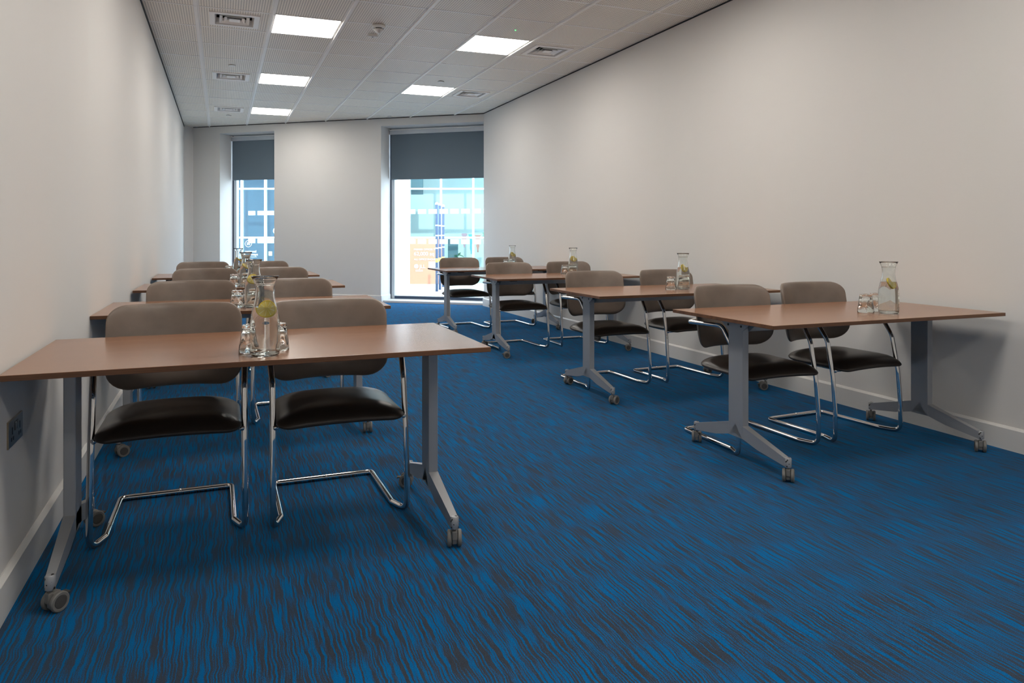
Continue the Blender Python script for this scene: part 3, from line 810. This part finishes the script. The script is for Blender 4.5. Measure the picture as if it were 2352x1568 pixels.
CA = {'L1': (.139, 2.650), 'L2': (.171, 4.390), 'L3': (.181, 6.150), 'L4': (.158, 7.80), 'R1': (3.226, 2.840), 'R2': (3.204, 4.640), 'R3': (3.36, 6.80), 'R4': (3.36, 8.50)}
TU = {'L1': ((.097, 2.742, 'left'), (.186, 2.752, 'right')), 'L2': ((.085, 4.435, 'left'), (.150, 4.50, 'behind')), 'L3': ((.095, 6.19, 'left'), (.165, 6.27, 'behind')), 'L4': ((.068, 7.83, 'left'), (.13, 7.93, 'behind')),
      'R1': ((3.160, 2.925, 'left'), (3.262, 2.955, 'behind')), 'R2': ((3.112, 4.660, 'left'), (3.262, 4.755, 'behind')), 'R3': ((3.265, 6.80, 'left'), (3.42, 6.90, 'behind')), 'R4': ((3.265, 8.48, 'left'), (3.42, 8.60, 'behind'))}
LM = {'L1': (.006, -.004, .158, 1.25, .25, -.5), 'L2': (-.004, -.004, .160, 1.0, -.3, .3), 'L3': (-.004, 0, .160, .75, .15, 1), 'L4': (0, 0, .160, .7, -.15, 2), 'R1': (.003, -.006, .157, 1.15, .2, .4), 'R2': (0, -.006, .158, 1.2, .1, .5), 'R3': (-.002, -.004, .158, 1.1, -.3, .3), 'R4': (.003, -.004, .160, 1.0, .3, .3)}
pc = pl = pt_ = None
for k, (x, y) in CA.items():
    if pc is None: t = pc = make_carafe()
    else: t = copy_tree(pc)
    t.location = (x, y, TZ+.0004); t.rotation_euler = (0, 0, .5*len(k)+x)
    tag(t, 'clear glass carafe of water standing on the %s' % where[k], 'carafe', 'water carafes')
    if pl is None: t = pl = make_lemon()
    else: t = copy_tree(pl)
    lx, ly, lz, ra, rb, rc = LM[k]; t.location = (x+lx, y+ly, TZ+lz); t.rotation_euler = (ra, rb, rc)
    tag(t, 'yellow lemon slice floating in the carafe on the %s' % where[k], 'lemon slice', 'lemon slices in the carafes')
    for (gx, gy, pos) in TU[k]:
        if pt_ is None: t = pt_ = make_tumbler()
        else: t = copy_tree(pt_)
        t.location = (gx, gy, TZ+.0003); t.rotation_euler = (0, 0, gx*7)
        wh = {'left': 'left of the carafe', 'right': 'right of the carafe', 'behind': 'behind the carafe'}[pos]
        tag(t, 'upturned clear glass tumbler %s on the %s' % (wh, where[k]), 'glass', 'upturned tumblers')

# ------------------------------------------------------------------ wall socket
t = empty('wall_socket', (XL, 2.778, .523))
bm = bmesh.new(); box(bm, 0, .006, -.085, .085, -.041, .041, bev=.0015); link('plate', bm, 'steel_plate', t)
bm = bmesh.new(); box(bm, 0, .0052, -.0868, -.0845, -.042, .042); box(bm, 0, .0052, -.085, .085, .0405, .0422); link('plate_edge', bm, 'brass', t)
for yy in (-.045, .045):
    for nm, (a, b_, c_, d_) in (('earth_slot', (-.004, .004, -.004, .018)), ('pin_slot', (-.016, -.006, -.024, -.012)), ('pin_slot', (.006, .016, -.024, -.012))):
        bm = bmesh.new(); box(bm, .0058, .0068, yy+a, yy+b_, c_, d_); link(nm, bm, 'black_plastic', t)
for yy in (-.012, .012):
    bm = bmesh.new(); box(bm, .0058, .0095, yy-.007, yy+.007, .004, .028, bev=.0015); link('switch', bm, 'steel_plate', t)
    bm = bmesh.new(); box(bm, .0056, .0066, yy-.009, yy+.009, .002, .030); link('switch_surround', bm, 'black_plastic', t)
tag(t, 'brushed steel double power socket low on the left wall', 'socket')
